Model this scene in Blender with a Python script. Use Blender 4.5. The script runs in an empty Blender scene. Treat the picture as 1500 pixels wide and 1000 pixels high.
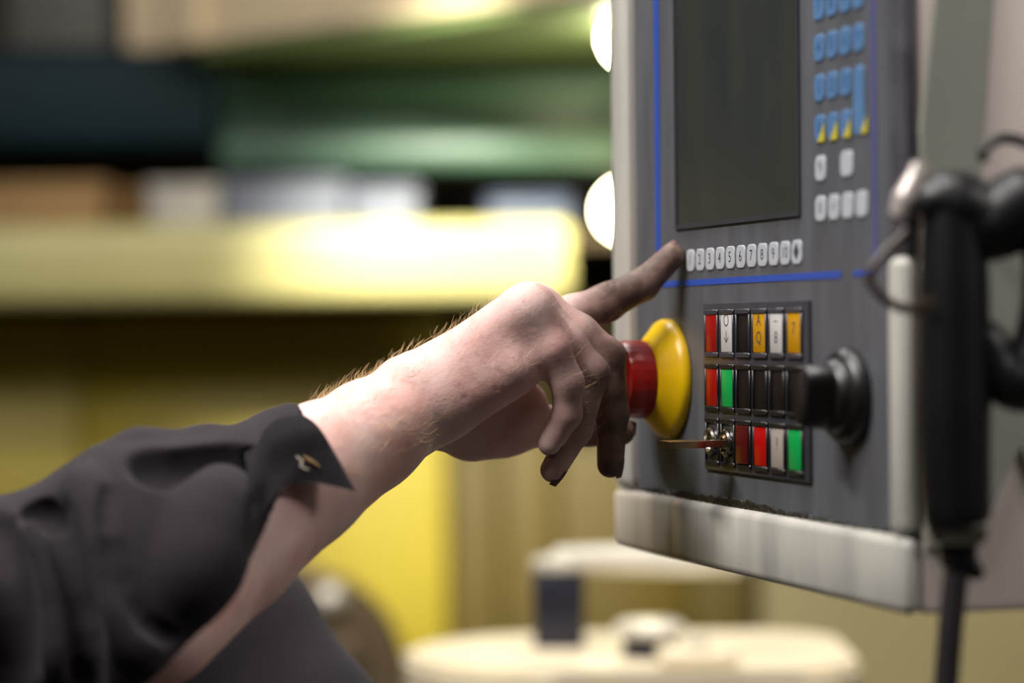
import bpy, bmesh, math, random
import numpy as np
from mathutils import Vector, Matrix

random.seed(7)
rng = np.random.default_rng(11)
scene = bpy.context.scene
COL = scene.collection

# ------------------------------------------------------------------ camera
F = 85.0 / 36.0 * 1500.0
ROLL, PITCH, HEIGHT = 0.0095, -0.0054, 1.55
fw = np.array([0, math.cos(PITCH), math.sin(PITCH)])
_up = np.array([0, -math.sin(PITCH), math.cos(PITCH)])
_ri = np.array([1.0, 0, 0])
up = _up * math.cos(ROLL) + _ri * math.sin(ROLL)
ri = _ri * math.cos(ROLL) - _up * math.sin(ROLL)
CAM = np.array([0, 0, HEIGHT])


def ray(x, y):
    return ri * (x - 750) / F + up * (500 - y) / F + fw


def at(x, y, Y):
    d = ray(x, y)
    return CAM + d * (Y / d[1])


cd = bpy.data.cameras.new('camera')
cd.lens = 85
cd.sensor_width = 36
cd.clip_start = 0.05
cam = bpy.data.objects.new('camera', cd)
COL.objects.link(cam)
cam.matrix_world = Matrix(((ri[0], up[0], -fw[0], CAM[0]), (ri[1], up[1], -fw[1], CAM[1]),
                           (ri[2], up[2], -fw[2], CAM[2]), (0, 0, 0, 1)))
cd.dof.use_dof = True
cd.dof.focus_distance = 1.225
cd.dof.aperture_fstop = 2.8
cd.dof.aperture_blades = 0
scene.camera = cam

# ------------------------------------------------------------------ world, lights, exposure
world = bpy.data.worlds.new('world')
world.use_nodes = True
world.node_tree.nodes['Background'].inputs[0].default_value = (0.55, 0.6, 0.7, 1)
world.node_tree.nodes['Background'].inputs[1].default_value = 0.025
scene.world = world
scene.view_settings.view_transform = 'Standard'
scene.view_settings.look = 'None'
scene.view_settings.gamma = 1
scene.view_settings.use_curve_mapping = False
scene.view_settings.exposure = 0.0
scene.cycles.use_denoising = True
try:
    scene.cycles.denoiser = 'OPENIMAGEDENOISE'
except Exception:
    pass
scene.cycles.max_bounces = 6
scene.cycles.sample_clamp_indirect = 6.0

CEIL_LAMPS = [  # x, y, z, rotation about z, length, watts
    (-0.10, 0.95, 2.90, 90, 1.3, 16),
    (0.10, 1.95, 2.50, 0, 1.3, 16),
    (-0.82, 0.72, 2.75, 90, 1.0, 42),
    (1.45, 0.45, 2.55, 90, 1.0, 22),
]
SPOT = ((-0.12, 2.48, HEIGHT + 0.47), 115)   # unseen spot added to brighten the rack beam: place, watts


# ------------------------------------------------------------------ helpers
def lin(c):
    return tuple(((v / 255) / 12.92 if v / 255 <= 0.04045 else (((v / 255) + 0.055) / 1.055) ** 2.4) for v in c)


def new_mat(name):
    m = bpy.data.materials.new(name)
    m.use_nodes = True
    nt = m.node_tree
    return m, nt, nt.nodes['Principled BSDF']


def mat(name, rgb, rough=0.5, metal=0.0, var=0.0, scale=20.0, bump=0.0, bscale=200.0, rgb2=None, stretch=None,
        spec=0.5, coat=0.0):
    m, nt, b = new_mat(name)
    c = lin(rgb)
    b.inputs['Roughness'].default_value = rough
    b.inputs['Metallic'].default_value = metal
    b.inputs['Specular IOR Level'].default_value = spec
    b.inputs['Coat Weight'].default_value = coat
    tc = nt.nodes.new('ShaderNodeTexCoord')
    mp = nt.nodes.new('ShaderNodeMapping')
    if stretch:
        mp.inputs['Scale'].default_value = stretch
    nt.links.new(tc.outputs['Object'], mp.inputs['Vector'])
    if var > 0:
        n = nt.nodes.new('ShaderNodeTexNoise')
        n.inputs['Scale'].default_value = scale
        n.inputs['Detail'].default_value = 5
        nt.links.new(mp.outputs[0], n.inputs['Vector'])
        r = nt.nodes.new('ShaderNodeValToRGB')
        r.color_ramp.elements[0].position = 0.35
        r.color_ramp.elements[1].position = 0.68
        c2 = lin(rgb2) if rgb2 else tuple(v * (1 - var) for v in c)
        r.color_ramp.elements[0].color = (*c2, 1)
        r.color_ramp.elements[1].color = (*c, 1)
        nt.links.new(n.outputs['Fac'], r.inputs[0])
        nt.links.new(r.outputs[0], b.inputs['Base Color'])
    else:
        b.inputs['Base Color'].default_value = (*c, 1)
    if bump > 0:
        n2 = nt.nodes.new('ShaderNodeTexNoise')
        n2.inputs['Scale'].default_value = bscale
        n2.inputs['Detail'].default_value = 4
        nt.links.new(mp.outputs[0], n2.inputs['Vector'])
        bp = nt.nodes.new('ShaderNodeBump')
        bp.inputs['Strength'].default_value = bump
        bp.inputs['Distance'].default_value = 0.002
        nt.links.new(n2.outputs['Fac'], bp.inputs['Height'])
        nt.links.new(bp.outputs[0], b.inputs['Normal'])
    return m


def emit(name, rgb, strength):
    m, nt, b = new_mat(name)
    b.inputs['Base Color'].default_value = (*lin(rgb), 1)
    b.inputs['Emission Color'].default_value = (*lin(rgb), 1)
    b.inputs['Emission Strength'].default_value = strength
    return m


def link(name, me, m=None, parent=None):
    o = bpy.data.objects.new(name, me)
    COL.objects.link(o)
    if m is not None and me is not None:
        for q in (m if isinstance(m, (list, tuple)) else [m]):
            me.materials.append(q)
    if parent is not None:
        o.parent = parent
    return o


def tag(o, label=None, cat=None, group=None, kind=None):
    if label: o['label'] = label
    if cat: o['category'] = cat
    if group: o['group'] = group
    if kind: o['kind'] = kind
    return o


def empty(name, loc=(0, 0, 0), label=None, cat=None, group=None):
    o = bpy.data.objects.new(name, None)
    COL.objects.link(o)
    o.location = loc
    o.empty_display_size = 0.05
    return tag(o, label, cat, group)


def bm_mesh(bm, name='mesh', smooth=False, angle=40):
    bmesh.ops.recalc_face_normals(bm, faces=bm.faces)
    me = bpy.data.meshes.new(name)
    bm.to_mesh(me)
    bm.free()
    if smooth:
        for p in me.polygons: p.use_smooth = True
        try:
            me.set_sharp_from_angle(angle=math.radians(angle))
        except Exception:
            pass
    return me


def b_box(bm, lo, hi, bevel=0.0, seg=2):
    lo, hi = Vector(lo), Vector(hi)
    r = bmesh.ops.create_cube(bm, size=1)
    vs = r['verts']
    for v in vs:
        v.co = Vector((lo[i] + (v.co[i] + 0.5) * (hi[i] - lo[i]) for i in range(3)))
    if bevel > 0:
        es = list({e for v in vs for e in v.link_edges})
        bmesh.ops.bevel(bm, geom=es, offset=bevel, segments=seg, profile=0.5, affect='EDGES')


def box(name, lo, hi, m, parent=None, bevel=0.0, seg=2):
    bm = bmesh.new()
    b_box(bm, lo, hi, bevel, seg)
    return link(name, bm_mesh(bm, name, bevel > 0), m, parent)


def b_lathe(bm, prof, M=Matrix.Identity(4), n=40, cap=True, flute=None):
    """prof: (radius, height) pairs along local z."""
    rings = []
    for r, h in prof:
        ring = []
        for i in range(n):
            a = 2 * math.pi * i / n
            rr = r * (1 + (flute(a, h) if flute else 0))
            ring.append(bm.verts.new(M @ Vector((rr * math.cos(a), rr * math.sin(a), h))))
        rings.append(ring)
    for a, b in zip(rings[:-1], rings[1:]):
        for i in range(n):
            bm.faces.new((a[i], a[(i + 1) % n], b[(i + 1) % n], b[i]))
    if cap:
        bm.faces.new(list(reversed(rings[0])))
        bm.faces.new(rings[-1])


def lathe(name, prof, m, parent=None, M=Matrix.Identity(4), n=40, angle=40, flute=None, cap=True):
    bm = bmesh.new()
    b_lathe(bm, prof, M, n, cap=cap, flute=flute)
    return link(name, bm_mesh(bm, name, True, angle), m, parent)


def catmull(pts, n):
    pts = np.asarray(pts, float)
    P = np.vstack([2 * pts[0] - pts[1], pts, 2 * pts[-1] - pts[-2]])
    out = []
    for i in range(1, len(P) - 2):
        for t in np.linspace(0, 1, n, endpoint=False):
            p0, p1, p2, p3 = P[i - 1], P[i], P[i + 1], P[i + 2]
            out.append(0.5 * ((2 * p1) + (-p0 + p2) * t + (2 * p0 - 5 * p1 + 4 * p2 - p3) * t * t +
                              (-p0 + 3 * p1 - 3 * p2 + p3) * t ** 3))
    out.append(P[-2])
    return np.array(out)


def b_tube(bm, pts, rad, sides=10):
    """pts Nx3, rad scalar or N."""
    pts = np.asarray(pts, float)
    rad = np.full(len(pts), rad) if np.isscalar(rad) else np.asarray(rad)
    tang = np.gradient(pts, axis=0)
    nrm = None
    rings = []
    for p, t, r in zip(pts, tang, rad):
        t = Vector(t).normalized()
        if nrm is None:
            nrm = t.orthogonal().normalized()
        nrm = (nrm - t * nrm.dot(t)).normalized()
        bi = t.cross(nrm)
        rings.append([bm.verts.new(Vector(p) + (nrm * math.cos(a) + bi * math.sin(a)) * r)
                      for a in [2 * math.pi * i / sides for i in range(sides)]])
    for a, b in zip(rings[:-1], rings[1:]):
        for i in range(sides):
            bm.faces.new((a[i], a[(i + 1) % sides], b[(i + 1) % sides], b[i]))
    bm.faces.new(list(reversed(rings[0])))
    bm.faces.new(rings[-1])


def tube(name, pts, rad, m, parent=None, sides=12, smooth_n=6):
    P = catmull(pts, smooth_n) if smooth_n else np.asarray(pts)
    if not np.isscalar(rad):
        rad = np.interp(np.linspace(0, 1, len(P)), np.linspace(0, 1, len(rad)), rad)
    bm = bmesh.new()
    b_tube(bm, P, rad, sides)
    return link(name, bm_mesh(bm, name, True, 60), m, parent)


def prism(name, outline, w0, w1, m, parent=None, bevel=0.0):
    """outline in local xy, extruded along local z from w0 to w1."""
    bm = bmesh.new()
    a = [bm.verts.new((x, y, w0)) for x, y in outline]
    b = [bm.verts.new((x, y, w1)) for x, y in outline]
    bm.faces.new(list(reversed(a)))
    bm.faces.new(b)
    n = len(outline)
    for i in range(n):
        bm.faces.new((a[i], a[(i + 1) % n], b[(i + 1) % n], b[i]))
    if bevel:
        bmesh.ops.bevel(bm, geom=[e for e in bm.edges if abs(e.verts[0].co.z - w1) < 1e-7 and
                                  abs(e.verts[1].co.z - w1) < 1e-7], offset=bevel, segments=2, affect='EDGES')
    return link(name, bm_mesh(bm, name, bevel > 0), m, parent)


def rrect(cx, cy, w, h, r, n=4):
    out = []
    for sx, sy, a0 in ((1, 1, 0), (-1, 1, 90), (-1, -1, 180), (1, -1, 270)):
        for i in range(n + 1):
            a = math.radians(a0 + 90 * i / n)
            out.append((cx + sx * (w / 2 - r) + r * math.cos(a), cy + sy * (h / 2 - r) + r * math.sin(a)))
    return out


_glyphs = {}


def glyph_mesh(ch, size):
    """flat printed character as a thin mesh, centred on the origin."""
    key = (ch, size)
    if key not in _glyphs:
        c = bpy.data.curves.new('glyph', 'FONT')
        c.body = ch
        c.size = size
        c.align_x = 'CENTER'
        c.align_y = 'CENTER'
        c.resolution_u = 3
        o = bpy.data.objects.new('glyph', c)
        COL.objects.link(o)
        dg = bpy.context.evaluated_depsgraph_get()
        me = bpy.data.meshes.new_from_object(o.evaluated_get(dg))
        bpy.data.objects.remove(o)
        bpy.data.curves.remove(c)
        _glyphs[key] = me
    return _glyphs[key]


# ------------------------------------------------------------------ signed distance modelling
class Field:
    def __init__(self, lo, hi, h):
        self.lo = np.array(lo, float)
        self.h = h
        self.n = np.ceil((np.array(hi) - self.lo) / h).astype(int) + 1
        self.ax = [self.lo[i] + h * np.arange(self.n[i]) for i in range(3)]

    def blank(self):
        return np.full(self.n, 0.05, np.float32)

    def window(self, lo, hi):
        i0 = np.clip(np.floor((np.array(lo) - self.lo) / self.h).astype(int), 0, self.n)
        i1 = np.clip(np.ceil((np.array(hi) - self.lo) / self.h).astype(int) + 1, 0, self.n)
        sl = tuple(slice(a, b) for a, b in zip(i0, i1))
        if any(a >= b for a, b in zip(i0, i1)):
            return None, None
        g = np.meshgrid(*[self.ax[i][sl[i]].astype(np.float32) for i in range(3)], indexing='ij', sparse=True)
        return sl, g

    def cone(self, D, a, b, r1, r2, k=0.0, e=None, s=1.0, sub=False, soft=None):
        """tapered capsule joined to (or, with sub, carved from) the field D with blend k."""
        a, b = np.array(a, float), np.array(b, float)
        m = max(r1, r2) * max(s, 1) + max(k, 0) * 1.2 + 3 * self.h
        sl, g = self.window(np.minimum(a, b) - m, np.maximum(a, b) + m)
        if sl is None: return
        ab = b - a
        L2 = max(float(ab @ ab), 1e-12)
        px, py, pz = g[0] - np.float32(a[0]), g[1] - np.float32(a[1]), g[2] - np.float32(a[2])
        t = np.clip((px * np.float32(ab[0]) + py * np.float32(ab[1]) + pz * np.float32(ab[2])) / np.float32(L2), 0, 1)
        qx, qy, qz = px - t * np.float32(ab[0]), py - t * np.float32(ab[1]), pz - t * np.float32(ab[2])
        if e is not None:
            e = np.array(e, float) / np.linalg.norm(e)
            qe = (qx * np.float32(e[0]) + qy * np.float32(e[1]) + qz * np.float32(e[2])) * np.float32(1 - 1 / s)
            qx, qy, qz = qx - qe * np.float32(e[0]), qy - qe * np.float32(e[1]), qz - qe * np.float32(e[2])
        d = np.sqrt(qx * qx + qy * qy + qz * qz) - (np.float32(r1) + t * np.float32(r2 - r1))
        if sub:
            D[sl] = -smin(-D[sl], d, k)
        else:
            D[sl] = smin(D[sl], d, k)

    def chain(self, D, pts, rads, k=0.0, sub=False, e=None, s=1.0):
        for i in range(len(pts) - 1):
            self.cone(D, pts[i], pts[i + 1], rads[i], rads[i + 1], k, e, s, sub)

    def mesh(self, D, name, smooth=2):
        V, Fc = surface_nets(D, self.lo, self.h)
        V = relax(V, Fc, smooth)
        me = bpy.data.meshes.new(name)
        me.vertices.add(len(V))
        me.vertices.foreach_set('co', V.astype(np.float32).ravel())
        me.loops.add(len(Fc) * 4)
        me.loops.foreach_set('vertex_index', Fc.astype(np.int32).ravel())
        me.polygons.add(len(Fc))
        me.polygons.foreach_set('loop_start', np.arange(0, len(Fc) * 4, 4, dtype=np.int32))
        me.polygons.foreach_set('use_smooth', np.ones(len(Fc), bool))
        me.update(calc_edges=True)
        me.validate()
        return me


def smin(a, b, k):
    if k <= 0:
        return np.minimum(a, b)
    h = np.maximum(np.float32(k) - np.abs(a - b), 0) / np.float32(k)
    return np.minimum(a, b) - h * h * np.float32(k * 0.25)


def surface_nets(D, lo, h):
    S = D < 0
    nx, ny, nz = D.shape
    c = np.zeros((nx - 1, ny - 1, nz - 1), np.int8)
    for i in (0, 1):
        for j in (0, 1):
            for k in (0, 1):
                c += S[i:nx - 1 + i, j:ny - 1 + j, k:nz - 1 + k]
    act = np.argwhere((c > 0) & (c < 8))
    idx = np.full(c.shape, -1, np.int32)
    idx[act[:, 0], act[:, 1], act[:, 2]] = np.arange(len(act))
    corner = np.array([[i, j, k] for i in (0, 1) for j in (0, 1) for k in (0, 1)])
    val = np.stack([D[act[:, 0] + o[0], act[:, 1] + o[1], act[:, 2] + o[2]] for o in corner], 1)
    acc = np.zeros((len(act), 3))
    cnt = np.zeros(len(act))
    for p in range(8):
        for q in range(p + 1, 8):
            if np.abs(corner[p] - corner[q]).sum() != 1: continue
            va, vb = val[:, p], val[:, q]
            m = (va < 0) != (vb < 0)
            t = np.where(m, va / np.where(m, va - vb, 1), 0)
            pt = corner[p] + t[:, None] * (corner[q] - corner[p])
            acc += pt * m[:, None]
            cnt += m
    V = lo + (act + acc / cnt[:, None]) * h
    faces = []
    for ax in range(3):
        a1, a2 = (ax + 1) % 3, (ax + 2) % 3
        s0 = [slice(None)] * 3
        s1 = [slice(None)] * 3
        s0[ax] = slice(0, -1)
        s1[ax] = slice(1, None)
        e = np.argwhere(S[tuple(s0)] != S[tuple(s1)])
        ok = (e[:, a1] > 0) & (e[:, a2] > 0) & (e[:, a1] < D.shape[a1] - 1) & (e[:, a2] < D.shape[a2] - 1)
        e = e[ok]
        flip = S[e[:, 0], e[:, 1], e[:, 2]]
        quad = []
        for d1, d2 in ((-1, -1), (0, -1), (0, 0), (-1, 0)):
            q = e.copy()
            q[:, a1] += d1
            q[:, a2] += d2
            quad.append(idx[q[:, 0], q[:, 1], q[:, 2]])
        quad = np.stack(quad, 1)
        quad[~flip] = quad[~flip][:, ::-1]
        faces.append(quad)
    Fc = np.concatenate(faces)
    return V, Fc[(Fc >= 0).all(1)]


def relax(V, Fc, it):
    if it <= 0: return V
    E = np.concatenate([Fc[:, [0, 1]], Fc[:, [1, 2]], Fc[:, [2, 3]], Fc[:, [3, 0]]])
    E = np.concatenate([E, E[:, ::-1]])
    deg = np.bincount(E[:, 0], minlength=len(V)).astype(float)
    deg[deg == 0] = 1
    for i in range(it * 2):
        f = 0.55 if i % 2 == 0 else -0.57
        avg = np.stack([np.bincount(E[:, 0], weights=V[E[:, 1], j], minlength=len(V)) for j in range(3)], 1) / deg[:, None]
        V = V + f * (avg - V)
    return V


# ================================================================== the workshop
m_floor = mat('concrete floor', (70, 67, 60), 0.7, var=0.4, scale=6, bump=0.2)
m_wall = mat('dim plaster wall', (70, 66, 56), 0.85, var=0.3, scale=3)
m_ceil = mat('grey ceiling', (80, 80, 76), 0.9, var=0.2, scale=2)
RX0, RX1, RY0, RY1, RZ = -3.4, 3.0, -3.0, 5.0, 3.6
T = 0.1
for nm, lo, hi, m in (
        ('floor', (RX0 - T, RY0 - T, -T), (RX1 + T, RY1 + T, 0), m_floor),
        ('ceiling', (RX0 - T, RY0 - T, RZ), (RX1 + T, RY1 + T, RZ + T), m_ceil),
        ('wall_back', (RX0 - T, RY1, 0), (RX1 + T, RY1 + T, RZ), m_wall),
        ('wall_front', (RX0 - T, RY0 - T, 0), (RX1 + T, RY0, RZ), m_wall),
        ('wall_left', (RX0 - T, RY0, 0), (RX0, RY1, RZ), m_wall),
        ('wall_right', (RX1, RY0, 0), (RX1 + T, RY1, RZ), m_wall)):
    tag(box(nm, lo, hi, m), kind='structure')

m_lampwhite = mat('lamp housing white', (215, 215, 210), 0.5)
m_tube = emit('fluorescent tube', (255, 246, 232), 6)
LAMP_LABELS = ['white ceiling batten lamp above the worker', 'white ceiling batten lamp above the machine table',
               'white batten lamp hanging low at the left of the worker', 'white batten lamp hanging right of the control panel']
for (x, y, z, rz, L, W), lab in zip(CEIL_LAMPS, LAMP_LABELS):
    t = empty('ceiling_lamp', (x, y, z), lab, 'lamp', 'ceiling batten lamps')
    t.rotation_euler.z = math.radians(rz)
    box('housing', (-L / 2, -0.09, 0.03), (L / 2, 0.09, 0.08), m_lampwhite, t, 0.01)
    for s in (-1, 1):
        lathe('tube', [(0.006, -L / 2 + 0.02), (0.013, -L / 2 + 0.03), (0.013, L / 2 - 0.03), (0.006, L / 2 - 0.02)],
              m_tube, t, Matrix.Translation((0, s * 0.05, 0.014)) @ Matrix.Rotation(math.pi / 2, 4, 'Y'), 12)
    for s in (-1, 1):
        tube('suspension_rod', [(s * L * 0.4, 0, 0.08), (s * L * 0.4, 0, RZ - z)], 0.005, m_lampwhite, t, 6, 0)
    ld = bpy.data.lights.new('lamp_light', 'AREA')
    ld.shape = 'RECTANGLE'
    ld.size, ld.size_y = L, 0.16
    ld.energy = W
    ld.color = (1.0, 0.965, 0.935)
    lo = bpy.data.objects.new('lamp_light', ld)
    COL.objects.link(lo)
    lo.parent = t
    lo.location = (0, 0, -0.004)

# ------------------------------------------------------------------ storage rack behind
m_yellow_beam = mat('pale yellow rack enamel', (188, 180, 122), 0.4, var=0.12, scale=5)
m_green = mat('green machine enamel', (70, 102, 84), 0.4, var=0.25, scale=6)
m_teal = mat('dark teal enamel', (8, 36, 46), 0.6, var=0.3, scale=5, spec=0.2)
m_post = mat('dark brown rack post', (60, 52, 40), 0.6, var=0.3)
m_deck = mat('dark shelf board', (70, 56, 38), 0.8, var=0.4, scale=8, stretch=(1, 12, 1))
m_card = mat('brown cardboard', (158, 126, 84), 0.85, var=0.18, scale=4)
m_wood = mat('pale crate wood', (240, 218, 180), 0.75, var=0.18, scale=5, stretch=(1, 1, 9))
m_white = mat('white carton', (190, 184, 176), 0.7, var=0.08, scale=4)
m_bluegrey = mat('blue grey bin', (112, 116, 132), 0.55, var=0.1, scale=5)
m_navy = mat('dark blue tray', (66, 78, 108), 0.5, var=0.15)
m_grey = mat('dark grey tote', (92, 90, 86), 0.6, var=0.15)

rack = empty('storage_rack', (-1.0, 3.5, 0), 'tall storage rack with yellow and green beams behind the worker', 'rack')


def rp(v): return (v[0] + 1.0, v[1] - 3.5, v[2])


zb0, zb1 = at(600, 441, 3.2)[2], at(600, 326, 3.2)[2]
xe = at(836, 380, 3.2)[0]
box('beam', rp((-3.0, 3.17, zb0)), rp((xe, 3.23, zb1)), m_yellow_beam, rack, 0.018, 4)['label'] = 'pale yellow shelf beam'
for i in range(8):
    y0 = 3.235 + i * 0.08
    box('shelf_board', rp((-3.0, y0, zb1 - 0.03)), rp((0.32, y0 + 0.076, zb1 - 0.008)), m_deck, rack, 0.002, 1)
GY = 3.27
zg0, zg1 = at(600, 246, GY)[2], at(600, 112, GY)[2]
xg = at(318, 180, GY)[0]
ztl = at(150, 72, GY)[2]
# green channel beam: web with two flanges
box('beam_web', rp((xg, GY + 0.06, zg0 + 0.02)), rp((0.32, GY + 0.08, zg1 - 0.008)), m_green, rack, 0.003)['label'] = 'green channel beam web'
box('beam_flange', rp((xg, GY - 0.01, zg0)), rp((0.32, GY + 0.07, zg0 + 0.045)), m_green, rack, 0.012, 3)['label'] = 'green rounded lower flange'
box('beam_flange', rp((xg, GY + 0.01, zg1 - 0.03)), rp((0.32, GY + 0.07, zg1)), m_green, rack, 0.006)
box('beam_web', rp((-3.0, GY, zg0 + 0.035)), rp((xg - 0.004, GY + 0.08, ztl)), m_teal, rack, 0.012, 3)['label'] = 'dark teal beam'
box('upper_deck', rp((-3.0, GY + 0.09, zg1 - 0.02)), rp((0.4, 3.85, zg1)), m_deck, rack)
for x in (-2.96, 0.33):
    for y in (3.36, 3.80):
        box('post', rp((x, y, 0)), rp((x + 0.06, y + 0.05, 2.6)), m_post, rack, 0.004)
box('back_panel', rp((-3.0, 3.86, 0.2)), rp((0.4, 3.88, 2.6)), m_post, rack)['label'] = 'dark brown back sheet of the rack'
# sheet that carries the crate, jutting forward on the right
zp = at(285, 82, 3.2)[2]
P = [at(285, 82, 3.2), at(905, 6, 2.71)]
outl = [rp(P[0])[:2], rp((P[1][0] + 0.5 * (P[1][0] - P[0][0]), P[1][1] - 0.245, 0))[:2], rp((0.55, 3.4, 0))[:2], rp((P[0][0], 3.4, 0))[:2]]
o = prism('shelf_sheet', outl, zp, zp + 0.012, mat('olive green sheet', (104, 122, 74), 0.5, var=0.2, scale=4), rack)
o['label'] = 'olive green steel shelf sheet'

# wooden crate of boards on the sheet
crate = empty('wooden_crate', (P[0][0], 3.2, zp + 0.012), 'pale wooden crate on top of the green rack beam', 'crate')
ang = math.atan2(P[1][1] - P[0][1], P[1][0] - P[0][0])
crate.rotation_euler.z = ang
for k in range(3):
    box('plank', (0.02, 0.0, k * 0.13 + 0.002), (1.15, 0.02, k * 0.13 + 0.128), m_wood, crate, 0.003, 1)
for k in range(3):
    box('plank', (-0.002, 0.022, k * 0.13 + 0.002), (0.018, 0.42, k * 0.13 + 0.128), m_wood, crate, 0.003, 1)
box('crate_floor', (0.02, 0.022, 0.0), (1.15, 0.42, 0.016), m_wood, crate)
box('corner_post', (-0.026, -0.024, 0.001), (0.03, -0.002, 0.40), m_wood, crate, 0.003, 1)

tz = ztl
tb = empty('tote_box', (at(85, 60, GY)[0], GY + 0.04, tz), 'dark grey tote box on the dark teal beam', 'box')
wx = at(160, 40, GY)[0] - at(10, 40, GY)[0]
box('body', (-wx / 2, -0.035, 0.001), (wx / 2, 0.03, 0.12), m_grey, tb, 0.006)
box('rim', (-wx / 2 - 0.008, -0.043, 0.121), (wx / 2 + 0.008, 0.038, 0.138), m_grey, tb, 0.004)
wxc = at(176, 50, GY)[0]
cz = empty('cardboard_carton', (wxc + 0.05, GY + 0.04, tz), 'pale upright carton beside the dark grey tote', 'carton')
box('body', (-0.045, -0.03, 0.001), (0.045, 0.03, 0.2), m_wood, cz, 0.003)
box('flap', (-0.045, -0.031, 0.201), (0.045, 0.0, 0.203), m_wood, cz)


def carton(x0, x1, ytop, Y, m, name, label, cat, depth=0.2, lid=True):
    a, b = at(x0, 330, Y)[0], at(x1, 330, Y)[0]
    z0 = zb1 - 0.0075
    h = at(x0, ytop, Y)[2] - z0
    t = empty(name, ((a + b) / 2, Y + depth / 2, z0), label, cat)
    w = (b - a) / 2
    box('body', (-w, -depth / 2, 0), (w, depth / 2, h * 0.8), m, t, 0.004)
    box('lid', (-w - 0.004, -depth / 2 - 0.004, h * 0.8 + 0.0005), (w + 0.004, depth / 2 + 0.004, h), m, t, 0.004)
    return t


carton(-1150, -860, 225, 3.245, m_card, 'cardboard_box', 'tall brown cardboard box at the far left end of the rack', 'box')
carton(-850, -570, 235, 3.245, m_card, 'cardboard_box', 'brown cardboard box next to the tall one at the left rack end', 'box')
carton(-560, -330, 240, 3.245, m_card, 'cardboard_box', 'large brown cardboard box third from the left rack end', 'box')
carton(-320, -120, 255, 3.245, m_card, 'cardboard_box', 'brown cardboard box fourth from the left rack end', 'box')
carton(-110, 152, 266, 3.245, m_card, 'cardboard_box', 'wide brown cardboard box beside a shorter brown one', 'box')
carton(164, 208, 274, 3.25, mat('dark kraft carton', (120, 88, 46), 0.85, var=0.15), 'cardboard_box', 'narrow darker brown box beside the white carton', 'box')
carton(218, 318, 268, 3.245, m_white, 'white_carton', 'white carton on the yellow shelf beside brown boxes', 'carton')
carton(326, 505, 262, 3.245, m_bluegrey, 'storage_bin', 'wide blue grey storage bin on the shelf beside the white carton', 'bin')
carton(512, 612, 272, 3.245, m_bluegrey, 'storage_bin', 'narrow blue grey storage bin right of the wide bin', 'bin')
carton(715, 835, 288, 3.27, m_navy, 'parts_tray', 'dark blue parts tray near the round lamp', 'tray')

# round work lamps at the right end of the rack
for (px, py, Y, r, lab) in ((917, 308, 3.12, 0.033, 'round glowing work lamp beside the yellow beam end'),
                            (925, 55, 2.90, 0.030, 'round glowing work lamp under the olive shelf sheet')):
    c = at(px, py, Y)
    t = empty('work_lamp', c, lab, 'lamp', None)
    prof = [(r * math.sin(a), -r * math.cos(a)) for a in np.linspace(0.06, math.pi - 0.06, 16)]
    lathe('bulb', prof, emit('warm lamp glass', (255, 246, 200), 50 if py > 200 else 90), t, n=24)
    lathe('socket', [(0.012, r * 0.9), (0.016, r * 1.1), (0.016, r + 0.03), (0.006, r + 0.04)], m_post, t, n=20)
    # bracket back to the rack post
    px_ = 0.36 - c[0]
    py_ = 3.36 - c[1]
    tube('bracket', [(0, 0, r + 0.025), (0.03, 0.02, r + 0.045), (px_ * 0.6, py_ * 0.7, r + 0.045), (px_, py_, r + 0.03)], 0.007, m_post, t, 8)

# ------------------------------------------------------------------ yellow machine under the rack
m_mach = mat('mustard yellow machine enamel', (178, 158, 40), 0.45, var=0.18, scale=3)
m_mach_shade = mat('shade darkened olive enamel', (98, 80, 10), 0.55, var=0.2, scale=3)  # enamel darkened to paint in the shade of the recessed panels
m_mach3 = mat('khaki machine enamel', (156, 144, 98), 0.55, var=0.12, scale=3)
mach = empty('machine_cabinet', (-0.6, 3.55, 0), 'mustard yellow machine cabinet with tall vertical panels under the rack', 'machine')
ztop = zb0 - 0.012


def mp(x0, x1, Y0, m, nm='panel'):
    a, b = at(x0, 600, Y0)[0], at(x1, 600, Y0)[0]
    return box(nm, (a + 0.6, Y0 - 3.55, 0.02), (b + 0.6 - 0.003, Y0 - 3.55 + 0.03, ztop), m, mach, 0.006)


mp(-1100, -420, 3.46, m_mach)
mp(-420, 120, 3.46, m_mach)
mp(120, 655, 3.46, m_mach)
mp(655, 735, 3.52, m_mach_shade)
mp(735, 815, 3.49, m_mach_shade)
mp(815, 1010, 3.515, m_mach_shade)
mp(1010, 1260, 3.515, m_mach_shade)
box('body', (-1.55, 0.0, 0.02), (1.0, 0.28, ztop - 0.01), m_mach_shade, mach)
box('plinth', (-1.5, -0.18, 0.0), (0.95, 0.26, 0.018), m_post, mach)

grd = empty('machine_guard', (0.75, 2.95, 0), 'khaki sheet metal machine guard standing behind the control panel', 'machine guard')
x0, x1 = at(1120, 900, 2.9)[0] - 0.75, 1.9 - 0.75
zt = at(1100, 838, 2.9)[2]
for i in range(3):
    a = x0 + (x1 - x0) * i / 3
    b = x0 + (x1 - x0) * (i + 1) / 3
    box('panel', (a, -0.02, 0.03), (b - 0.003, 0.0, zt), m_mach3, grd, 0.004)
box('frame', (x0, 0.002, 0.0), (x1, 0.05, zt - 0.01), m_post, grd)
for i in range(3):
    a = x0 + (x1 - x0) * i / 3
    b = x0 + (x1 - x0) * (i + 1) / 3
    box('upper_panel', (a, 0.06, 0.5), (b - 0.003, 0.08, 2.1), m_mach_shade, grd, 0.004)

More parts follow.
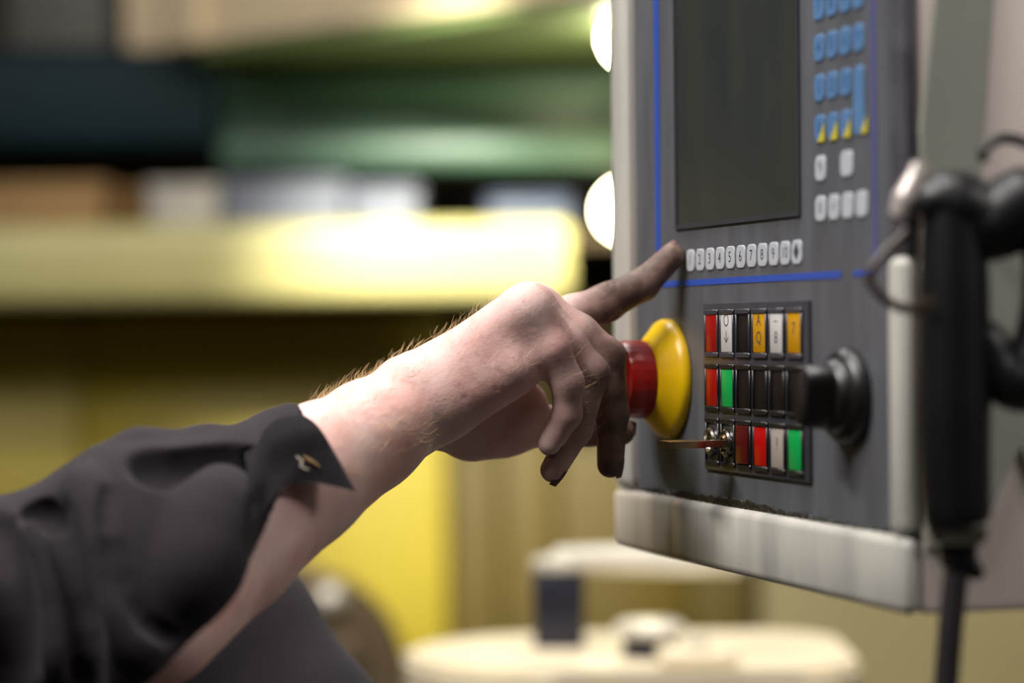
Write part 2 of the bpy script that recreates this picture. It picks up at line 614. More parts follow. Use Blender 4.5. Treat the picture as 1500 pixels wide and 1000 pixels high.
# ------------------------------------------------------------------ machine table with tool post, lever and clamp cap
m_cream = mat('pale machined cast iron', (222, 208, 178), 0.45, var=0.15, scale=9)
m_greyface = mat('grey casting', (150, 152, 150), 0.5, var=0.15)
m_steel = mat('polished steel', (228, 222, 206), 0.3, 0.4, var=0.1, scale=15)
m_dark = mat('dark blued steel', (52, 52, 66), 0.4, 0.6, var=0.2)
TY, TS = 1.95, 1.95 / 2.36
tzz = HEIGHT - 0.318 * TS
tab = empty('machine_table', (0.12, TY, 0), 'pale cream machine table below the control panel', 'machine table')
out = []
xl, xr = at(590, 950, TY)[0] - 0.12, at(1245, 950, TY)[0] - 0.12
yn, yf = -0.102, 0.17 * TS
for (cx, cy, a0) in ((xr - 0.05, yf - 0.05, 0), (xl + 0.12, yf - 0.12, 90), (xl + 0.12, yn + 0.12, 180), (xr - 0.05, yn + 0.05, 270)):
    r = 0.05 if a0 in (0, 270) else 0.12
    for i in range(9):
        a = math.radians(a0 + 90 * i / 8)
        out.append((cx + r * math.cos(a), cy + r * math.sin(a)))
prism('table_top', out, tzz - 0.03, tzz, m_cream, tab, 0.006)
box('apron', (xl + 0.06, yn + 0.012, 0.6), (xr - 0.02, yf - 0.02, tzz - 0.031), m_greyface, tab, 0.01)
box('pedestal', (xl + 0.12, yn + 0.06, 0.0), (xr - 0.08, yf - 0.06, 0.599), m_mach_shade, tab, 0.01)

c = at(818, 900, (TY + 0.05))
tp = empty('tool_post', (c[0], (TY + 0.05), tzz), 'dark square tool post with a bright clamping lever', 'tool post')
zt_ = at(818, 838, (TY + 0.05))[2] - tzz
box('post', (-0.021, -0.021, 0), (0.021, 0.021, zt_), m_dark, tp, 0.003)
lathe('cap', [(0.018, zt_ + 0.0005), (0.022, zt_ + 0.003), (0.022, zt_ + 0.010), (0.018, zt_ + 0.013)], m_steel, tp, n=28)
lever = [(0.0, 0.0, zt_ + 0.010), (0.04, -0.02, zt_ + 0.012), (0.09, -0.05, zt_ + 0.013), (0.145, -0.09, zt_ + 0.015)]
tube('lever', lever, [0.011, 0.012, 0.012, 0.010], m_steel, tp, 14)
c = at(952, 935, (TY - 0.015))
cl = empty('clamp_bolt', (c[0], (TY - 0.015), tzz), 'round bright clamp cap with dark shank on the machine table', 'bolt')
lathe('shank', [(0.022, 0), (0.022, 0.015)], m_dark, cl, n=28)
lathe('head', [(0.024, 0.0155), (0.029, 0.018), (0.029, 0.024), (0.024, 0.028)], m_steel, cl, n=32)
c = at(1020, 955, (TY - 0.065))
c2 = empty('clamp_plate', (c[0], (TY - 0.065), tzz), 'low bright clamp plate on the table right of the round cap', 'clamp')
box('plate', (-0.03, -0.03, 0), (0.03, 0.03, 0.012), m_cream, c2, 0.004)
lathe('nut', [(0.010, 0.0125), (0.010, 0.020), (0.007, 0.022)], m_steel, c2, n=6)

# round chuck at the lower left
c = at(425, 1000, 2.62)
ck = empty('lathe_chuck', (c[0], 2.62, 0), 'round brown grey chuck disc behind the dark sleeve', 'chuck')
zc = c[2]
MR = Matrix.Translation((0, 0, zc)) @ Matrix.Rotation(math.radians(18), 4, 'Z') @ Matrix.Rotation(math.pi / 2, 4, 'X')
m_chuck = mat('worn brown steel', (128, 110, 84), 0.42, 0.5, var=0.25, scale=8)
lathe('disc', [(0.05, -0.05), (0.118, -0.05), (0.128, -0.042), (0.128, 0.015), (0.118, 0.025), (0.085, 0.027), (0.08, 0.022), (0.03, 0.022)], m_chuck, ck, MR, 56)
for a in (35, 155, 275):
    Mj = MR @ Matrix.Rotation(math.radians(a), 4, 'Z')
    bm = bmesh.new()
    b_box(bm, (0.035, -0.014, 0.0225), (0.078, 0.014, 0.05), 0.003)
    bmesh.ops.transform(bm, matrix=Mj, verts=bm.verts)
    link('jaw', bm_mesh(bm, 'jaw', True), m_chuck, ck)
Mb = MR @ Matrix.Rotation(math.radians(68), 4, 'Z') @ Matrix.Translation((0.1, 0, 0.027))
lathe('glint_boss', [(0.016, 0), (0.016, 0.005), (0.012, 0.012), (0.005, 0.016)], m_steel, ck, Mb, 20)  # pale steel lump added to give the bright glint on the disc
box('headstock', (-0.16, 0.06, 0), (0.10, 0.30, zc + 0.04), m_mach_shade, ck, 0.02)

# spot lamp added out of view to make the bright patch on the rack beam
sp_c = np.array(SPOT[0])
sl_ = empty('added_spot', sp_c, 'added unseen spot lamp that brightens the rack beam', 'lamp')
aim = at(680, 440, 3.2) - sp_c
aim /= np.linalg.norm(aim)
qa = Vector(aim).to_track_quat('-Z', 'Y').to_matrix().to_4x4()
m_shade = mat('black lamp shade', (30, 30, 30), 0.5)
lathe('shade', [(0.055, -0.03), (0.03, 0.05), (0.018, 0.07), (0.012, 0.07), (0.026, 0.045), (0.05, -0.028)], m_shade, sl_, qa, 28, cap=False)
tube('suspension_rod', [Vector(-aim) * 0.068, Vector(-aim) * 0.09 + Vector((0, 0, 0.03)), (0, -0.08, 0.2), (0, -0.08, RZ - sp_c[2] - 0.002)], 0.005, m_shade, sl_, 8)
ld = bpy.data.lights.new('spot_light', 'SPOT')
ld.energy = SPOT[1]
ld.spot_size = math.radians(47)
ld.spot_blend = 1.0
ld.shadow_soft_size = 0.025
ld.color = (1.0, 0.97, 0.80)
lo = bpy.data.objects.new('spot_light', ld)
COL.objects.link(lo)
lo.parent = sl_
lo.matrix_local = qa
# ================================================================== control panel
PO = at(985, 555, 1.31)
_d = ray(-380, 492)
PU = -np.array([_d[0], _d[1], 0.0])
PU /= np.linalg.norm(PU)
PN = np.cross(PU, [0, 0, 1])
PM = Matrix(((PU[0], 0, PN[0], PO[0]), (PU[1], 0, PN[1], PO[1]), (PU[2], 1, PN[2], PO[2]), (0, 0, 0, 1)))
mm = 0.001


def pw(u, v, w=0.0):
    return PO + PU * (u * mm) + np.array([0, 0, v * mm]) + PN * (w * mm)


cp = empty('control_panel', (0, 0, 0), 'grey machine control panel with screen, keys, coloured buttons and yellow emergency stop', 'control panel')
cp.matrix_world = PM


def frame_mat():
    m, nt, b = new_mat('worn silver grey frame paint')
    b.inputs['Roughness'].default_value = 0.38
    b.inputs['Metallic'].default_value = 0.0
    tc = nt.nodes.new('ShaderNodeTexCoord')
    mp_ = nt.nodes.new('ShaderNodeMapping')
    mp_.inputs['Scale'].default_value = (34, 5, 5)
    nt.links.new(tc.outputs['Object'], mp_.inputs[0])
    n = nt.nodes.new('ShaderNodeTexNoise')
    n.inputs['Scale'].default_value = 1.0
    n.inputs['Detail'].default_value = 4
    nt.links.new(mp_.outputs[0], n.inputs['Vector'])
    r = nt.nodes.new('ShaderNodeValToRGB')
    r.color_ramp.elements[0].position = 0.3
    r.color_ramp.elements[0].color = (*lin((158, 156, 149)), 1)
    r.color_ramp.elements[1].position = 0.66
    r.color_ramp.elements[1].color = (*lin((192, 189, 180)), 1)
    nt.links.new(n.outputs['Fac'], r.inputs[0])
    # old tape marks across the left end of the bottom rail
    sp = nt.nodes.new('ShaderNodeSeparateXYZ')
    nt.links.new(tc.outputs['Object'], sp.inputs[0])
    mr = nt.nodes.new('ShaderNodeMapRange')
    mr.inputs[1].default_value = -0.090
    mr.inputs[2].default_value = 0.060
    nt.links.new(sp.outputs['X'], mr.inputs[0])
    st = nt.nodes.new('ShaderNodeValToRGB')
    st.color_ramp.interpolation = 'CONSTANT'
    cols = [(0.0, (1.08, 0.98, 0.90)), (0.46, (1.05, 0.86, 0.80)), (0.49, (0.66, 0.64, 0.6)), (0.68, (1.12, 0.94, 0.82)),
            (0.76, (0.84, 0.84, 0.85)), (0.93, (1, 1, 1))]
    els = st.color_ramp.elements
    els[0].position, els[0].color = cols[0][0], (*cols[0][1], 1)
    els[1].position, els[1].color = cols[1][0], (*cols[1][1], 1)
    for p_, c_ in cols[2:]:
        e_ = els.new(p_)
        e_.color = (*c_, 1)
    nt.links.new(mr.outputs[0], st.inputs[0])
    lt = nt.nodes.new('ShaderNodeMath')
    lt.operation = 'LESS_THAN'
    lt.inputs[1].default_value = -0.064
    nt.links.new(sp.outputs['Y'], lt.inputs[0])
    mx = nt.nodes.new('ShaderNodeMix')
    mx.data_type = 'RGBA'
    mx.blend_type = 'MULTIPLY'
    nt.links.new(lt.outputs[0], mx.inputs[0])
    nt.links.new(r.outputs[0], mx.inputs[6])
    nt.links.new(st.outputs[0], mx.inputs[7])
    nt.links.new(mx.outputs[2], b.inputs['Base Color'])
    return m


m_frame = frame_mat()
m_house = mat('pinkish beige housing paint', (232, 218, 210), 0.5, var=0.06, scale=6)
m_panel = mat('dark grey membrane panel', (92, 94, 100), 0.42, var=0.22, scale=1.0, rgb2=(78, 79, 83), stretch=(70, 8, 8), bump=0.03, bscale=3)
m_blue = mat('blue printed line', (44, 76, 166), 0.45)
m_blue2 = mat('faded violet blue line', (78, 80, 132), 0.45)
m_glass = mat('dark screen glass', (46, 51, 50), 0.2, var=0.3, scale=1.0, rgb2=(55, 57, 53), stretch=(30, 9, 9))
m_keyw = mat('white key cap', (178, 181, 187), 0.4, var=0.05, scale=60)
m_keyb = mat('blue key cap', (84, 120, 162), 0.4, var=0.1, scale=60)
m_keyy = mat('yellow key corner', (190, 176, 52), 0.4)
m_ink = mat('dark grey key print', (58, 60, 68), 0.5)
m_inkb = mat('dark blue key print', (36, 66, 112), 0.5)
m_black = mat('black button plastic', (30, 27, 26), 0.38, var=0.2, scale=60)
m_bezel = mat('charcoal button bezel', (58, 58, 64), 0.35, var=0.15, scale=40)
m_blackg = mat('satin black plastic', (16, 15, 15), 0.38)
m_gunk = mat('oily black grime', (22, 19, 15), 0.45, var=0.5, scale=120, rgb2=(44, 40, 30))

# housing and frame
U0, U1, V0, V1 = -81, 284, -97, 300
box('housing', (U0 * mm, V0 * mm, -0.36), (U1 * mm, V1 * mm, -0.0032), m_house, cp, 0.004)['label'] = 'pinkish beige box housing'
box('rail', (U0 * mm, V0 * mm, -0.003), (U1 * mm, -63.5 * mm, 0.006), m_frame, cp, 0.0045, 3)['label'] = 'wide silver bottom rail'
box('rail', (U0 * mm, -63.2 * mm, -0.003), (-54 * mm, 262 * mm, 0.006), m_frame, cp, 0.0065, 4)
box('rail', (268 * mm, -63.2 * mm, -0.003), (U1 * mm, 58 * mm, 0.006), m_frame, cp, 0.005, 3)
box('rail', (268 * mm, 58.3 * mm, -0.003), (U1 * mm, 262 * mm, 0.004), mat('grey violet edge trim', (92, 89, 98), 0.45, var=0.35, scale=40, rgb2=(66, 63, 70)), cp, 0.003, 2)['label'] = 'darker grey upper edge trim'
box('rail', (U0 * mm, 262.3 * mm, -0.003), (U1 * mm, V1 * mm, 0.006), m_frame, cp, 0.0045, 3)
box('faceplate', (-53.8 * mm, -63 * mm, -0.003), (267.8 * mm, 262 * mm, 0.0), m_panel, cp)['label'] = 'dark grey control faceplate'
# grime along the bottom joint
bm = bmesh.new()
for i in range(230):
    u = -50 + 316 * i / 229 + random.uniform(-1, 1)
    dens = math.exp(-((u - 70) / 95) ** 2)
    if random.random() > 0.35 + 0.8 * dens: continue
    s = random.uniform(0.6, 1.2) * (0.9 + 1.1 * dens)
    M = Matrix.Translation((u * mm, (-62.3 + random.uniform(0, 1.6) * dens) * mm, 0.0012)) @ Matrix.Rotation(random.uniform(-.5, .5), 4, 'Z') @ Matrix.Diagonal((2.4 * s * mm, 1.0 * s * mm, 1.2 * mm, 1))
    bmesh.ops.create_icosphere(bm, subdivisions=1, radius=1, matrix=M)
tag(link('grime', bm_mesh(bm, 'grime', True), m_gunk, cp), kind='stuff')

# screen
bz = 2.4
for (a, b, c, d) in ((8.5, 169, 80.5, 83), (8.5, 169, 214, 217), (8.5, 11, 83, 214), (166.5, 169, 83, 214)):
    box('screen_bezel', (a * mm, b and c * mm, 0.0), (b * mm, d * mm, 0.0012), m_bezel, cp)
box('screen', (11.1 * mm, 83.1 * mm, 0.0), (166.4 * mm, 213.9 * mm, 0.0005), m_glass, cp)['label'] = 'dark smeared display glass'
# printed blue frame lines
box('blue_line', (-22.5 * mm, 50.0 * mm, 0.0), (-15.5 * mm, 240 * mm, 0.0003), m_blue, cp)
box('blue_line', (-15.4 * mm, 50.0 * mm, 0.0), (212 * mm, 53.2 * mm, 0.0003), m_blue, cp)
box('blue_line', (225 * mm, 50.4 * mm, 0.0), (248 * mm, 53 * mm, 0.0003), m_blue, cp)
box('blue_line', (245 * mm, 53.2 * mm, 0.0), (249 * mm, 240 * mm, 0.0003), m_blue2, cp)


def key(cx, cy, w, h, m, ch=None, ink=None, size=0.0075, name='key', corner=False):
    bm = bmesh.new()
    o = rrect(cx * mm, cy * mm, w * mm, h * mm, min(w, h) * 0.28 * mm)
    n = len(o)
    lv = []
    for (ins, z) in ((0, 0.0), (0.0, 0.0004), (0.0005, 0.0007)):
        k_ = [(cx * mm + (x - cx * mm) * (1 - ins / (w * mm / 2)), cy * mm + (y - cy * mm) * (1 - ins / (h * mm / 2))) for x, y in o]
        lv.append([bm.verts.new((x, y, z)) for x, y in k_])
    for a, b in zip(lv[:-1], lv[1:]):
        for i in range(n):
            bm.faces.new((a[i], a[(i + 1) % n], b[(i + 1) % n], b[i]))
    bm.faces.new(lv[-1])
    bm.faces.new(list(reversed(lv[0])))
    mats = [m]
    me = bm_mesh(bm, name)
    ob = link(name, me, mats, cp)
    if ch:
        g = link('legend', glyph_mesh(ch, size).copy(), ink or m_ink, ob)
        g.location = (cx * mm, cy * mm, 0.00076)
    if corner:
        prism('corner_mark', [((cx + w * 0.5) * mm, (cy - h * 0.5) * mm), ((cx + w * 0.5) * mm, (cy + h * 0.18) * mm), ((cx - w * 0.18) * mm, (cy - h * 0.5) * mm)],
              0.00072, 0.00085, m_keyy, ob)
    return ob


off = 1.6   # caps stand a little proud of the plate
for i, ch in enumerate(['1', '2', '3', '4', '5', '6', '7', '8', '9', '10', '\u2666']):
    key(27.0 + off + i * 13.55, 63.3, 11.4, 11.6, m_keyw, ch, m_ink, 0.0078)
for r_, v in enumerate((196.3, 176.9, 157.6, 138.9, 120.0)):
    for c_ in range(4):
        if r_ >= 3 and c_ == 3: continue
        ch = [['P', 'Q', 'R', 'S'], ['7', '8', '9', '/'], ['4', '5', '6', '*'], ['1', '2', '3', ''], ['0', '.', '-', '']][r_][c_]
        if r_ == 0: ch = None
        key(189.4 + off + c_ * 13.8, v, 11.4, 12.6, m_keyb, ch, m_inkb, 0.008, corner=(r_ == 4))
key(189.4 + off + 3 * 13.8, 129.4, 11.0, 31, m_keyb, None, corner=False)
prism('corner_mark', [(241.5 * mm, 114.2 * mm), (241.5 * mm, 122 * mm), (234.5 * mm, 114.2 * mm)], 0.00072, 0.00085, m_keyy, cp)
key(189.8 + off, 101.5, 11.4, 11.8, m_keyw, '\u2191', m_ink, 0.008)
key(217.8 + off, 101.8, 12.6, 11.8, m_keyw)
for c_, ch in enumerate(('0', '=', None, None)):
    key(189.6 + off + c_ * 14.4, 82.7, 11.6, 11.8, m_keyw, ch, m_ink, 0.007)

# --- button module: 6 x 3 illuminated push buttons
bmod = box('button_module', (49.0 * mm, -46.0 * mm, 0.0), (179.5 * mm, 40.2 * mm, 0.0018), m_bezel, cp, 0.0005, 2)
bmod['label'] = 'charcoal button block'


def lens_mat(name, rgb, glow=0.0, rough=0.3):
    m, nt, b = new_mat(name)
    b.inputs['Base Color'].default_value = (*lin(rgb), 1)
    b.inputs['Roughness'].default_value = rough
    if glow:
        b.inputs['Emission Color'].default_value = (*lin(rgb), 1)
        b.inputs['Emission Strength'].default_value = glow
    return m


L_red = lens_mat('red lens', (146, 12, 8))
L_redlit = lens_mat('lit red lens', (165, 4, 4), 0.03)
L_mar = lens_mat('maroon lens', (74, 12, 10))
L_white = lens_mat('white lens', (192, 190, 186))
L_whited = lens_mat('dirty white lens', (156, 146, 138))
L_amber = lens_mat('amber lens', (190, 136, 4))
L_green = lens_mat('green lens', (6, 150, 70))
L_black = lens_mat('black lens', (20, 16, 15), rough=0.4)
grid = [[(L_red, None), (L_white, '\u25cb\n\u2193'), (L_black, None), (L_amber, 'A\nQ'), (L_white, '\u2013\n8'), (L_amber, '7')],
        [(L_red, None), (L_green, None), (L_black, None), (L_black, None), (L_black, None), (L_black, None)],
        [None, None, (L_mar, None), (L_redlit, None), (L_whited, '?'), (L_green, None)]]
for r_ in range(3):
    for c_ in range(6):
        cx, cy = 61.6 + c_ * 20.65, 24.6 - r_ * 27.9
        w, h = 17.6, 24.6
        # raised bezel ring with an open centre
        bm = bmesh.new()
        for (a, b, c, d) in ((-w / 2, w / 2, -h / 2, -h / 2 + 2.6), (-w / 2, w / 2, h / 2 - 2.6, h / 2), (-w / 2, -w / 2 + 1.2, -h / 2 + 2.6, h / 2 - 2.6), (w / 2 - 1.2, w / 2, -h / 2 + 2.6, h / 2 - 2.6)):
            b_box(bm, ((cx + a) * mm, (cy + c) * mm, 0.0018), ((cx + b) * mm, (cy + d) * mm, 0.0031), 0.0004, 1)
        ob = link('bezel', bm_mesh(bm, 'bezel', True), m_black if r_ else m_bezel, bmod)
        cell = grid[r_][c_]
        if cell is None:
            continue
        L, ch = cell
        lift = 0.0028 if L is not L_black else 0.0021
        if L is L_mar: lift = 0.0040
        bm = bmesh.new()
        b_box(bm, ((cx - w / 2 + 1.4) * mm, (cy - h / 2 + 2.8) * mm, 0.0018), ((cx + w / 2 - 1.4) * mm, (cy + h / 2 - 2.8) * mm, lift), min(0.0004, (lift - 0.0018) * 0.4), 2)
        lo_ = link('lens', bm_mesh(bm, 'lens', True), L, bmod)
        if ch:
            me = glyph_mesh(ch, 0.0085).copy()
            for v_ in me.vertices:
                v_.co += Vector((cx * mm, cy * mm + 0.002, lift + 0.00006))
            # printed legend belongs to the lens mesh
            bm = bmesh.new()
            bm.from_mesh(lo_.data)
            n0 = len(bm.faces)
            bm.from_mesh(me)
            bm.faces.ensure_lookup_table()
            for f in bm.faces[n0:]: f.material_index = 1
            bm.to_mesh(lo_.data)
            bm.free()
            lo_.data.materials.append(m_ink)
# key switches
m_chrome = mat('worn chrome', (200, 196, 188), 0.2, 1.0, var=0.15, scale=60)
m_brass = mat('worn nickel key', (176, 152, 122), 0.3, 1.0, var=0.25, scale=90)
for c_ in (0, 1):
    cx, cy = 61.6 + c_ * 20.65, 24.6 - 2 * 27.9
    ks = lathe('key_switch', [(7.2 * mm, 0.0018), (7.2 * mm, 0.0040), (6.2 * mm, 0.0050), (5.2 * mm, 0.0050), (5.0 * mm, 0.0036), (0.4 * mm, 0.0036)],
               m_chrome, bmod, Matrix.Translation((cx * mm, cy * mm, 0)), 32)
    ks['label'] = 'chrome key switch'
kx, ky = 61.6 + 20.65, 24.6 - 2 * 27.9
kb = prism('key', [(-4.0 * mm, 3.7 * mm), (4.0 * mm, 3.7 * mm), (4.0 * mm, 16 * mm), (10 * mm, 18 * mm), (11.5 * mm, 25 * mm), (9.5 * mm, 37 * mm), (-9.5 * mm, 37 * mm),
                   (-11.5 * mm, 25 * mm), (-10 * mm, 18 * mm), (-4.0 * mm, 16 * mm)], -1.7 * mm, 1.7 * mm, m_brass, bmod, 0.0004)
kb.matrix_local = Matrix.Translation((kx * mm, ky * mm, 0)) @ Matrix.Rotation(math.pi / 2, 4, 'X') @ Matrix.Rotation(math.radians(2), 4, 'Z')
kb['label'] = 'small metal key left in the switch'

# --- emergency stop
m_estopy = mat('chipped yellow plastic', (236, 196, 12), 0.3, var=0.35, scale=26, rgb2=(206, 160, 8))
m_estopr = mat('red mushroom cap', (146, 20, 13), 0.28, var=0.15, scale=30)
es = lathe('emergency_stop', [(31.5 * mm, 0.0), (32.5 * mm, 0.001), (32.5 * mm, 0.0035), (31.5 * mm, 0.0055), (29.5 * mm, 0.0070), (22.5 * mm, 0.0135), (21.2 * mm, 0.0148), (19.0 * mm, 0.0150)],
           m_estopy, cp, Matrix.Translation((-3.5 * mm, 0, 0)), n=64, angle=50)
es['label'] = 'yellow emergency stop collar'
lathe('button_cap', [(17.0 * mm, 0.0148), (20.6 * mm, 0.0150), (20.9 * mm, 0.0165), (20.9 * mm, 0.0275), (20.2 * mm, 0.0295), (18.0 * mm, 0.0308), (10 * mm, 0.0314), (1 * mm, 0.0316)],
      m_estopr, es, Matrix.Translation((-3.5 * mm, 0, 0)), n=96, angle=35, flute=lambda a, h: (0.012 * max(0, math.cos(a * 24)) if 0.016 < h < 0.028 else 0))['label'] = 'red push cap'

# --- rotary override knob
kn = lathe('rotary_knob', [(22.0 * mm, 0.0), (22.3 * mm, 0.001), (22.0 * mm, 0.0045), (19.5 * mm, 0.0075), (17.2 * mm, 0.0085), (16.6 * mm, 0.010), (15.2 * mm, 0.0125), (14.6 * mm, 0.0128), (1 * mm, 0.0128)],
           m_blackg, cp, Matrix.Translation((221 * mm, -4.0 * mm, 0)), 48)
kn['label'] = 'black rotary override knob'
bm = bmesh.new()
ol = rrect(0, 0, 30 * mm, 17 * mm, 7 * mm, 5)
lo_, hi_ = [], []
for x, y in ol:
    lo_.append(bm.verts.new((x, y, 0.0129)))
    hi_.append(bm.verts.new((x * 0.94, y * 0.8, 0.0235)))
top_ = [bm.verts.new((x * 0.84, y * 0.6, 0.0248)) for x, y in ol]
n = len(ol)
for A, B in ((lo_, hi_), (hi_, top_)):
    for i in range(n): bm.faces.new((A[i], A[(i + 1) % n], B[(i + 1) % n], B[i]))
bm.faces.new(top_)
bm.faces.new(list(reversed(lo_)))
g = link('grip', bm_mesh(bm, 'grip', True, 50), m_blackg, kn)
g.location = (221 * mm, -4.0 * mm, 0)
g.rotation_euler.z = math.radians(72)

# support arm up to the ceiling
box('support_arm', (0.06, V1 * mm + 0.0005, -0.26), (0.16, RZ - PO[2] - 0.003, -0.16), m_house, cp, 0.006)['label'] = 'beige pendant support arm'

# --- plate with a notched lower edge on the near side wall and the hand tool hung from it
m_plate = mat('grey green notched plate', (150, 150, 140), 0.6, var=0.12, scale=8)
m_tool = mat('black rubber grip', (9, 9, 12), 0.42, var=0.2, scale=30)
SW = PM @ Vector((U1 * mm, 0, -0.1))


def side(px, py, gap=0.0):
    """local panel coordinates of a spot on the housing's side wall."""
    d = ray(px, py)
    p0 = pw(U1 + gap, 0)
    t = ((p0 - CAM) @ PU) / (d @ PU)
    P = CAM + d * t - PO
    return (P @ PN, P[2])


plate_o = [(1372, -60), (1454, -60), (1440, 150), (1430, 268), (1440, 300), (1540, 300), (1545, 790), (1490, 652), (1420, 800), (1352, 800), (1350, 300), (1344, 190)]
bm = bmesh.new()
A = [bm.verts.new((U1 * mm + 0.0002, v, w)) for w, v in [side(*p) for p in plate_o]]
B = [bm.verts.new((U1 * mm + 0.0035, v, w)) for w, v in [side(*p) for p in plate_o]]
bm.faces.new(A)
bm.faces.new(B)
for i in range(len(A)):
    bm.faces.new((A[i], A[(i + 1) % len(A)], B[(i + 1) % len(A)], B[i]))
link('side_plate', bm_mesh(bm, 'bracket'), m_plate, cp)['label'] = 'grey green notched plate on the side of the housing'

tube('hook', [(U1 * mm + 0.003, *reversed(side(1385, 300))), (U1 * mm + 0.030, *reversed(side(1385, 300)))], 0.004, m_plate, cp, 10, 0)
YT = 1.0
tool = empty('hand_tool', at(1400, 840, YT), 'black cylindrical hand tool with steel tip hanging beside the control panel', 'tool')
toff = np.array(tool.location)


def tl(px, py, Y=YT): return at(px, py, Y) - toff


s_ = F / YT
tube('barrel', [tl(1398, 275), tl(1398, 420), tl(1398, 600), tl(1402, 745), tl(1404, 768)], [0.0125, 0.0145, 0.0152, 0.0140, 0.0122], m_tool, tool, 32)
tube('collar', [tl(1404, 769), tl(1404, 778), tl(1404, 792), tl(1404, 798)], [0.0122, 0.0126, 0.0115, 0.0085], m_chrome, tool, 32)['label'] = 'chrome collar'
tube('neck', [tl(1404, 799), tl(1404, 828)], [0.008, 0.0072], m_tool, tool, 24, 1)
tube('rod', [tl(1402, 829), tl(1394, 900), tl(1386, 1000), tl(1380, 1090)], 0.0053, mat('dark steel rod', (96, 88, 92), 0.35, 0.8, var=0.2), tool, 20)['label'] = 'thin dark steel rod'
tube('thumb_screw', [tl(1412, 826), tl(1428, 834), tl(1438, 832)], [0.003, 0.0045, 0.0035], m_tool, tool, 12)
tube('handle', [tl(1402, 305), tl(1450, 330), tl(1510, 300), tl(1552, 360), tl(1545, 470), tl(1508, 555), tl(1462, 545), tl(1440, 500), tl(1410, 520)],
     [0.012, 0.0155, 0.0165, 0.016, 0.015, 0.0135, 0.011, 0.010, 0.009], m_tool, tool, 20)
tube('head', [tl(1352, 318), tl(1372, 300), tl(1400, 300), tl(1440, 320)], [0.008, 0.012, 0.0145, 0.014], m_tool, tool, 20)
tube('clip', [tl(1346, 238), tl(1342, 258), tl(1328, 292), tl(1318, 318)], [0.0030, 0.0042, 0.0060, 0.0045], mat('pale metal clip', (196, 186, 180), 0.35, 0.3, var=0.1), tool, 14)['label'] = 'bright metal hanging clip'
tube('wire_loop', [tl(1345, 322), tl(1318, 350), tl(1290, 378), tl(1273, 405), tl(1290, 432), tl(1318, 450), tl(1352, 452)], 0.0021, mat('brown wire', (62, 46, 36), 0.4, var=0.2), tool, 10)['label'] = 'dark brown wire loop'
lathe('rivet', [(0.0015, 0), (0.003, 0.0006), (0.003, 0.0014), (0.0012, 0.002)], m_brass, tool, Matrix.Translation(tl(1354, 446, YT - 0.012)) @ Matrix.Rotation(math.pi / 2, 4, 'X'), 16)
hose = [at(1500, 300, 1.004), at(1445, 236, 1.0), at(1440, 222, 1.0), at(1466, 203, 1.0), at(1505, 211, 1.0), at(1560, 250, 1.0), at(1590, 420, 1.0), at(1600, 700, 1.0)]
tag(tube('air_hose', hose[1:], 0.0022, m_tool, None, 10), 'thin black hose arching over the hand tool', 'hose')
